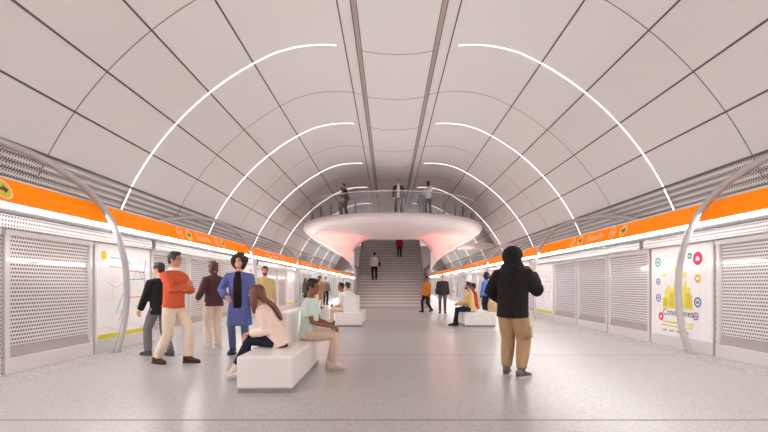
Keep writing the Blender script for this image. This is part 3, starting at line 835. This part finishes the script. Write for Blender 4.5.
        if top.get('turtle'): tube(bm, [nb - u * .03, nb + u * .055], [.07, .062], 14, ends=False)
        if top.get('hood'):
            tube(bm, [nb - u * .06, nb + u * .06, hc + Rh @ V((0, -.02, -.05))], [.145, .13, .12], 14, ends=False)
            ell(bm, hd(0, -.03, .02), (.140, .145, .140), Rh); ell(bm, hd(0, -.05, -.12), (.17, .13, .08), Rh); ell(bm, nb - u * .045 - fw * .02, (.215, .135, .075))
        remesh(bm, top.get('name', 'jacket'), vx + .002, top['m'], root, 4)
    if collar:
        bm = bmesh.new(); tube(bm, [nb - u * .015, nb + u * .032], [.078, .066], 14, ends=False); fin('collar', bm, collar, root, smooth=True)
    if inner:      # garment showing between the open fronts
        bm = bmesh.new(); bk = top.get('bulk', .016)
        rings = []
        for d, w, dp in ((-.11, .072, .122), (0, .076, .122), (.14, .076, .122), (.28, .076, .124), (.40, .070, .122), (.46, .056, .108), (.51, .05, .084), (.545, .05, .068)):
            rings.append(ering(P + u * d + fw * (.012 * math.sin(max(0, d) * 5) + dp + bk - .016), rx * w, fw * .03, 12))
        loft(bm, rings); remesh(bm, 'shirt', .012, inner, root, 3)
    # ---- hair
    st, hc_name = hair
    if st != 'hood':
        bm = bmesh.new(); hm = hair_mat(hc_name, HAIRC[hc_name])
        if st in ('short', 'bun', 'long', 'bob'):
            ell(bm, hd(0, -.026, .05), (.086, .096, .090), Rh); ell(bm, hd(0, .034, .102), (.064, .056, .034), Rh); ell(bm, hd(0, -.06, -.01), (.072, .055, .07), Rh)
            for s in (1, -1): ell(bm, hd(s * .072, .02, .030), (.015, .036, .045), Rh)
        if st == 'bun': ell(bm, hd(0, -.115, .035), (.045, .04, .045), Rh)
        if st == 'bob':
            for s in (1, -1): ell(bm, hd(s * .075, -.02, -.05), (.03, .06, .075), Rh)
        if st == 'curly':
            rnd = random.Random(7)
            ell(bm, hd(0, -.035, .055), (.105, .105, .105), Rh); ell(bm, hd(0, -.06, -.05), (.11, .07, .09), Rh)
            for q in range(80):
                a = rnd.uniform(0, 2 * PI); e = rnd.uniform(-1.0, 1.45); r = .112
                v = V((math.cos(a) * math.cos(e) * r * 1.12, math.sin(a) * math.cos(e) * r * 1.1 - .025, math.sin(e) * r * 1.15 + .03))
                if v.y > .02 and v.z < .085 and abs(v.x) < .085: continue
                ell(bm, hd(*v), (rnd.uniform(.03, .042),) * 3, None, 8, 6)
        if st == 'long':
            for s in (1, -1): loft(bm, [ering(hd(s * .066, .01, .06), Rh @ V((.02, 0, 0)), Rh @ V((0, .05, 0)), 10), ering(hd(s * .082, .0, -.04), Rh @ V((.022, 0, 0)), Rh @ V((0, .055, 0)), 10), ering(hd(s * .085, -.01, -.16), V((.026, 0, 0)), V((0, .05, 0)), 10), ering(hd(s * .07, -.02, -.27), V((.018, 0, 0)), V((0, .03, 0)), 10)])
            bk2 = lambda d, o: P + u * d - fw * o
            loft(bm, [ering(hd(0, -.08, .05), Rh @ V((.08, 0, 0)), Rh @ V((0, .035, 0)), 14), ering(hd(0, -.10, -.05), Rh @ V((.092, 0, 0)), Rh @ V((0, .04, 0)), 14), ering(bk2(.50, .125), rx * .10, fw * .04, 14), ering(bk2(.40, .150), rx * .10, fw * .035, 14), ering(bk2(.30, .155), rx * .085, fw * .03, 14), ering(bk2(.22, .150), rx * .05, fw * .02, 14)])
        if st == 'buzz': ell(bm, hd(0, -.026, .036), (.079, .088, .09), Rh); ell(bm, hd(0, .03, .092), (.056, .046, .024), Rh)
        remesh(bm, 'hair', vx, hm, root, 2)
    if beard:
        bm = bmesh.new(); ell(bm, hd(0, .048, -.082), (.050, .046, .036), Rh)
        for s in (1, -1): ell(bm, hd(s * .053, .03, -.05), (.014, .032, .042), Rh)
        remesh(bm, 'beard', .011, hair_mat(beard, HAIRC[beard]), root, 1)
    root['_wr'] = list(wr[1]); root['_wl'] = list(wr[-1])
    return root

def SIT(seat, H): return (0, 0, seat / (H / 1.77) + .103)
def hem_(o): return o
BLK = cloth('black_wool', rgb(38, 35, 36)); BLKC = cloth('black_cotton', rgb(34, 28, 28)); NAVY = cloth('navy_denim', rgb(32, 36, 52))
GREYT = cloth('grey_trouser', rgb(128, 124, 126)); CREAM = cloth('cream_trouser', rgb(232, 212, 192)); BEIGE = cloth('beige_trouser', rgb(214, 190, 168))
RUST = cloth('rust_sweater', rgb(206, 94, 60)); MAROON = cloth('maroon_knit', rgb(84, 56, 58)); BLUEC = cloth('blue_coat', rgb(98, 104, 164))
JEAN = cloth('blue_jean', rgb(84, 104, 138)); BLOUSE = cloth('pink_blouse', rgb(238, 212, 198)); MINT = cloth('mint_shirt', rgb(206, 222, 212)); KHAKI = cloth('khaki', rgb(178, 146, 112))
OCHRE = cloth('ochre_jacket', rgb(212, 178, 122)); ORNG = cloth('orange_jacket', rgb(196, 116, 44)); DKJ = cloth('charcoal_jacket', rgb(58, 54, 56)); WHT = cloth('white_shirt', rgb(236, 226, 222))
REDT = cloth('red_top', rgb(178, 66, 44)); BLUEJ = cloth('blue_jacket', rgb(92, 122, 196)); TAN = cloth('tan_cloth', rgb(206, 176, 136)); CRIM = cloth('crimson_top', rgb(176, 36, 62)); PALEY = cloth('pale_khaki_shirt', rgb(206, 182, 128))
DKG = cloth('grey_outfit', rgb(120, 116, 120)); OLIVE = cloth('olive_jacket', rgb(88, 84, 70)); BRN = cloth('brown_dress', rgb(158, 128, 92)); PINKW = cloth('pale_pink_trouser', rgb(228, 206, 196))
def lth(name, col): return mat('shoe_' + name, rgb(*col), .5)
SB = lth('brown', (74, 34, 28)); SBK = lth('black', (34, 30, 32)); SW = lth('white', (228, 214, 204)); SG = lth('grey', (92, 90, 96)); SOLE = lth('sole', (208, 200, 196))
def T(m, **k): d = dict(m=m); d.update(k); return d

# --- near people
Y = 7.12
person('man in rust orange sweater and cream trousers, arms crossed', (X_at(173.5, Y), Y, 0), -104, 1.83, 'tan', T(RUST, name='sweater', bulk=.022, hem=-.05, straight=True), T(CREAM, bulk=.02), T(SB, boot=True), ('short', 'black'), True,
       pelvis=(0, 0, .90), feet={1: (.10, -.22, .085, -12, -0), -1: (-.08, .20, .085, 6, 0)}, hands={1: (.0, .235, 1.20), -1: (.0, .215, 1.14)}, elbows={1: (1, .2, -1), -1: (-1, .2, -1)}, palm={1: (0, -1, .2), -1: (0, -1, .2)}, collar=WHT, head=(6, 0))
Y = 7.85
person('man in black jacket and grey trousers walking away beside map poster', (X_at(160, Y), Y, 0), 62, 1.69, 'fair', T(BLK, bulk=.024, hem=-.13, straight=True), T(GREYT, bulk=.02), T(SG), ('short', 'dark'), True,
       pelvis=(0, 0, .90), feet={1: (.09, -.18, .085, -6, 0), -1: (-.09, .22, .085, 6, 0)}, hands={1: (.25, -.02, .82), -1: (-.27, .18, .84)}, head=(14, -4))
Y = 8.95
person('person in maroon knit and white trousers seen from behind', (X_at(214, Y), Y, 0), 48, 1.74, 'fair', T(MAROON, name='sweater', bulk=.026, hem=-.09, turtle=True), T(CREAM, bulk=.024), T(SW), ('bob', 'brown'), True, sex='f',
       hands={1: (.10, .24, 1.10), -1: (-.24, .20, 1.00)}, head=(25, -3))
Y = 8.1
person('person in long blue coat with big dark curly hair, one hand at the waist', (X_at(239.5, Y), Y, 0), 184, 1.80, 'fair', T(BLUEC, name='coat', bulk=.026, hem=-.42, flare=.03, straight=True), T(JEAN, bulk=.012), T(SBK), ('curly', 'dark'), True,
       hands={1: (.17, .22, 1.02), -1: (-.28, .08, .80)}, inner=BLKC, head=(-6, -12), palm={1: (-.4, -1, 0)}, elbows={1: (1, -.6, -.4)})
Y = 11.7
person('man in pale khaki shirt standing behind the woman on the nearest bench', (X_at(265, Y), Y, 0), -150, 1.76, 'tan', T(PALEY, name='shirt', hem=-.12, straight=True), T(BEIGE), T(SW), ('short', 'dark'), False, beard='dark', head=(-20, 0))
Y = 5.95
person('woman in pale pink blouse with long auburn hair, seated on nearest bench', (-1.66, Y, 0), 98, 1.70, 'fair', T(BLOUSE, name='blouse', bulk=.028, hem=-.085), T(NAVY, bulk=.012), T(SW, sole=SOLE), ('long', 'auburn'), True, sex='f',
       pelvis=(0, 0, .425 / (1.70 / 1.77) + .103), lean=27, feet={1: (.06, .50, .10, 0, 0), -1: (.10, .60, .18, -4, -32)}, knees={1: (0, .6, 1), -1: (.2, .5, 1)}, hands={1: (.06, .40, .60), -1: (-.02, .38, .64)}, head=(-14, -2), palm={1: (0, 0, -1), -1: (0, 0, -1)})
Y = 6.7
person('man in mint shirt and beige trousers seated on nearest bench', (-1.42, Y, 0), -93, 1.76, 'brown', T(MINT, name='shirt', sleeve='short', bulk=.02, hem=-.06, straight=True), T(BEIGE, bulk=.018), T(SW, sole=SOLE), ('short', 'black'), True,
       pelvis=(0, 0, .425 / (1.76 / 1.77) + .103), lean=5, feet={1: (.10, .40, .085, -6, 0), -1: (-.09, .33, .085, 4, 0)}, knees={1: (.1, 1, .6), -1: (-.1, 1, .6)}, hands={1: (.08, .34, .64), -1: (-.06, .36, .64)}, head=(-14, 4), palm={1: (-.3, 0, -1), -1: (.3, 0, -1)})
Y = 6.06
hood = person('person in black hooded jacket and khaki cargo trousers seen from behind, holding a phone', (X_at(512.5, Y), Y, 0), -38, 1.77, 'tan', T(BLKC, name='hooded_jacket', bulk=.055, hem=-.12, hood=True, straight=True), T(KHAKI, bulk=.036, cuff=.07, pocket=True, hem=.90), T(SG, sole=SOLE, boot=True), ('hood', 'black'), True,
       feet={1: (.12, .0, .085, -20, 0), -1: (-.11, .05, .085, 12, 0)}, hands={1: (.16, .25, 1.40), -1: (-.20, .22, 1.02)}, elbows={1: (.7, .2, -1.4), -1: (-1, -.5, -.2)}, palm={1: (-.6, -1, 0)}, head=(-14, -8))
bm = bmesh.new(); box(bm, (-.035, -.005, -.07), (.035, .005, .07)); bmesh.ops.bevel(bm, geom=bm.edges[:], offset=.004, segments=2, affect='EDGES')
ph = fin('phone', bm, mat('phone_black', (.02, .02, .022, 1), .2)); kk = 1.74 / 1.77
wp = Matrix.Rotation(math.radians(-22), 4, 'Z') @ (V(hood['_wr']) * kk + V((-.02, .05, .075)))
ph.location = V(hood.location) + wp; ph.rotation_euler = (math.radians(-18), 0, math.radians(-12)); tag(ph, 'black phone held up by the hooded person', 'phone')

# --- bench and middle people
person('man in white shirt seated on far left bench, nearer of the pair', (-1.55, 13.75, 0), 88, 1.72, 'brown', T(WHT, name='shirt'), T(BEIGE), T(SBK), ('short', 'black'), pelvis=SIT(.425, 1.72), lean=10, feet={1: (.1, .46, .085, 0, 0), -1: (-.1, .40, .085, 0, 0)}, hands={1: (.1, .36, .64), -1: (-.1, .36, .64)}, head=(10, -10))
person('person in pale mint shirt seated on far left bench, farther of the pair', (-1.50, 14.6, 0), 60, 1.74, 'tan', T(MINT, name='shirt'), T(OLIVE), T(SBK), ('short', 'black'), pelvis=SIT(.425, 1.74), lean=4, feet={1: (.1, .46, .085, 0, 0), -1: (-.1, .40, .085, 0, 0)}, hands={1: (.1, .36, .64), -1: (-.1, .36, .64)}, head=(0, -8))
person('bearded man in ochre jacket seated on the right bench facing left', (2.34, 13.75, 0), 90, 1.76, 'tan', T(OCHRE, bulk=.03, hem=-.08, straight=True), T(NAVY), T(SBK), ('short', 'dark'), beard='dark', pelvis=SIT(.425, 1.76), lean=6, feet={1: (.1, .44, .085, 0, 0), -1: (-.1, .52, .085, 0, 0)}, hands={1: (.04, .40, .66), -1: (-.04, .40, .66)}, head=(0, -10))
person('dark haired person in red top and pale trousers seated behind the ochre jacket', (2.62, 14.5, 0), 95, 1.70, 'brown', T(REDT, name='top'), T(PINKW), T(SW), ('short', 'black'), sex='f', pelvis=SIT(.425, 1.70), lean=6, feet={1: (.1, .46, .085, 0, 0), -1: (-.1, .46, .085, 0, 0)}, hands={1: (.1, .36, .64), -1: (-.1, .36, .64)}, head=(0, -6))
Y = 18.2
person('person in bright blue jacket standing behind the right bench', (X_at(486.5, Y), Y, 0), 40, 1.74, 'dark', T(BLUEJ, bulk=.03, hem=-.12, straight=True), T(NAVY), T(SW), ('curly', 'black'))
b = empty('shoulder_bag', (X_at(493, 13.7), 13.72, .427), 0, 'tan rounded bag standing on the right bench end', 'bag')
bm = bmesh.new(); ell(bm, (0, 0, .16), (.17, .12, .155)); box(bm, (-.14, -.09, 0), (.14, .09, .1)); remesh(bm, 'bag_body', .015, TAN, b, 5)
bm = bmesh.new(); tube(bm, spline([(-.10, 0, .26), (-.06, 0, .38), (.06, 0, .38), (.10, 0, .26)], 5), .012, 8); fin('strap', bm, TAN, b, smooth=True)
Y = 20.6
person('man in orange jacket and black trousers walking near the stair foot', (X_at(427, Y), Y, 0), 120, 1.72, 'brown', T(ORNG, bulk=.03, hem=-.14, straight=True), T(BLKC), T(SBK), ('short', 'black'), pelvis=(0, 0, .90), feet={1: (.08, .20, .085, 0, 0), -1: (-.08, -.20, .12, 0, -20)})
Y = 19.8
person('man in charcoal jacket and grey trousers standing right of the stairs', (X_at(442.5, Y), Y, 0), 172, 1.74, 'fair', T(DKJ, bulk=.035, hem=-.12, straight=True), T(cloth('dark_grey_trouser', rgb(96, 90, 92))), T(SBK), ('short', 'brown'))
Y = 25.0
person('woman in dark olive jacket far along the left platform', (X_at(305.5, Y), Y, 0), -120, 1.66, 'fair', T(OLIVE, bulk=.03, hem=-.3), T(BLKC), T(SBK), ('long', 'dark'), sex='f')
Y = 23.6
person('person in tan dress standing far along the left platform', (X_at(319.5, Y), Y, 0), -160, 1.76, 'dark', T(BRN, name='dress', hem=-.45, flare=.05), T(BEIGE), T(SBK), ('short', 'black'), sex='f')
Y = 28.0
person('man in pale grey shirt and dark trousers far along the left platform', (X_at(325.5, Y), Y, 0), -150, 1.76, 'fair', T(DKG, name='shirt'), T(NAVY), T(SBK), ('short', 'dark'))

# --- stairs
def on_step(i): return (ST0 + (i + .5) * RUN, (i + 1) * RISE)
y, z = on_step(8)
ps = person('woman in white blouse and black trousers climbing the stairs', (X_at(374.5, y), y, z), 4, 1.70, 'fair', T(WHT, name='blouse'), T(BLKC), T(SBK), ('short', 'dark'), sex='f')
b = empty('handbag', (X_at(379.5, y), y - .02, z + .82), 0, 'black bag hanging at the hip of the woman on the stairs', 'bag')
bm = bmesh.new(); box(bm, (-.06, -.09, 0), (.06, .09, .30)); bmesh.ops.bevel(bm, geom=bm.edges[:], offset=.03, segments=3, affect='EDGES'); fin('bag_body', bm, BLKC, b, smooth=True)
bm = bmesh.new(); tube(bm, spline([(0, -.07, .28), (-.06, -.06, .52), (-.09, 0, .62), (-.05, .06, .52), (0, .07, .28)], 5), .012, 6); fin('strap', bm, BLKC, b, smooth=True)
y, z = on_step(17)
person('person in crimson top and dark trousers high on the stairs', (X_at(399.5, y), y, z), 176, 1.46, 'tan', T(CRIM, name='top', bulk=.03), T(BLKC), T(SBK), ('short', 'black'))

# --- balcony
def bal(px, Y): return (X_at(px, Y), Y, BTOP)
person('man in dark blazer over white shirt standing mid balcony', bal(398.5, 20.05), 176, 1.62, 'tan', T(DKJ, bulk=.028, hem=-.12, straight=True), T(BLKC), T(SBK), ('short', 'dark'), inner=WHT, feet={1: (.16, .02, .085, -12, 0), -1: (-.14, -.02, .085, 12, 0)})
person('dark dressed man leaning at the left balcony rail', bal(347, 20.3), 100, 1.50, 'tan', T(DKJ, bulk=.03, hem=-.1, straight=True), T(BLKC), T(SBK), ('short', 'dark'), lean=16, head=(0, -15), hands={1: (.1, .35, 1.05), -1: (-.1, .35, 1.05)})
person('person in tan top at the left balcony rail', bal(342, 20.75), 60, 1.42, 'fair', T(TAN, name='top'), T(BLKC), T(SBK), ('short', 'brown'), sex='f')
person('bearded man in white shirt and black trousers at right of balcony', bal(428.5, 20.3), 150, 1.58, 'brown', T(WHT, name='shirt', hem=-.08, straight=True), T(BLKC), T(SBK), ('short', 'black'), beard='black', hands={1: (.26, .06, .8), -1: (-.14, .16, 1.42)}, elbows={-1: (-1, .2, -.8)})
person('child in grey clothes beside the white shirted man on balcony', bal(421.5, 20.15), 160, 1.08, 'tan', T(DKG, name='sweater', bulk=.03), T(DKG), T(SBK), ('short', 'dark'))

for o in bpy.data.objects:
    for kq in ('_wr', '_wl'):
        if kq in o: del o[kq]

# ------------------------------------------------------------------ world, camera, view
w = bpy.data.worlds.new('world'); S.world = w; w.use_nodes = True
bg = w.node_tree.nodes['Background']; bg.inputs[0].default_value = (.8, .78, .78, 1); bg.inputs[1].default_value = .3
cam = bpy.data.cameras.new('camera'); co = bpy.data.objects.new('camera', cam); COL.objects.link(co)
co.location = (CAMX, 0, CAMH); co.rotation_euler = (PI / 2, 0, 0)
cam.sensor_width = 36; cam.lens = F_PX / 768 * 36
cam.shift_x = -(VPX - 384) / 768; cam.shift_y = (VPY - 216) / 768
cam.clip_start = .05; cam.clip_end = 300
S.camera = co
vs = S.view_settings
vs.view_transform = 'Standard'; vs.look = 'None'; vs.gamma = 1.0; vs.use_curve_mapping = False
vs.exposure = 2.2
S.cycles.max_bounces = 14; S.cycles.diffuse_bounces = 10; S.cycles.glossy_bounces = 4; S.cycles.sample_clamp_indirect = 6
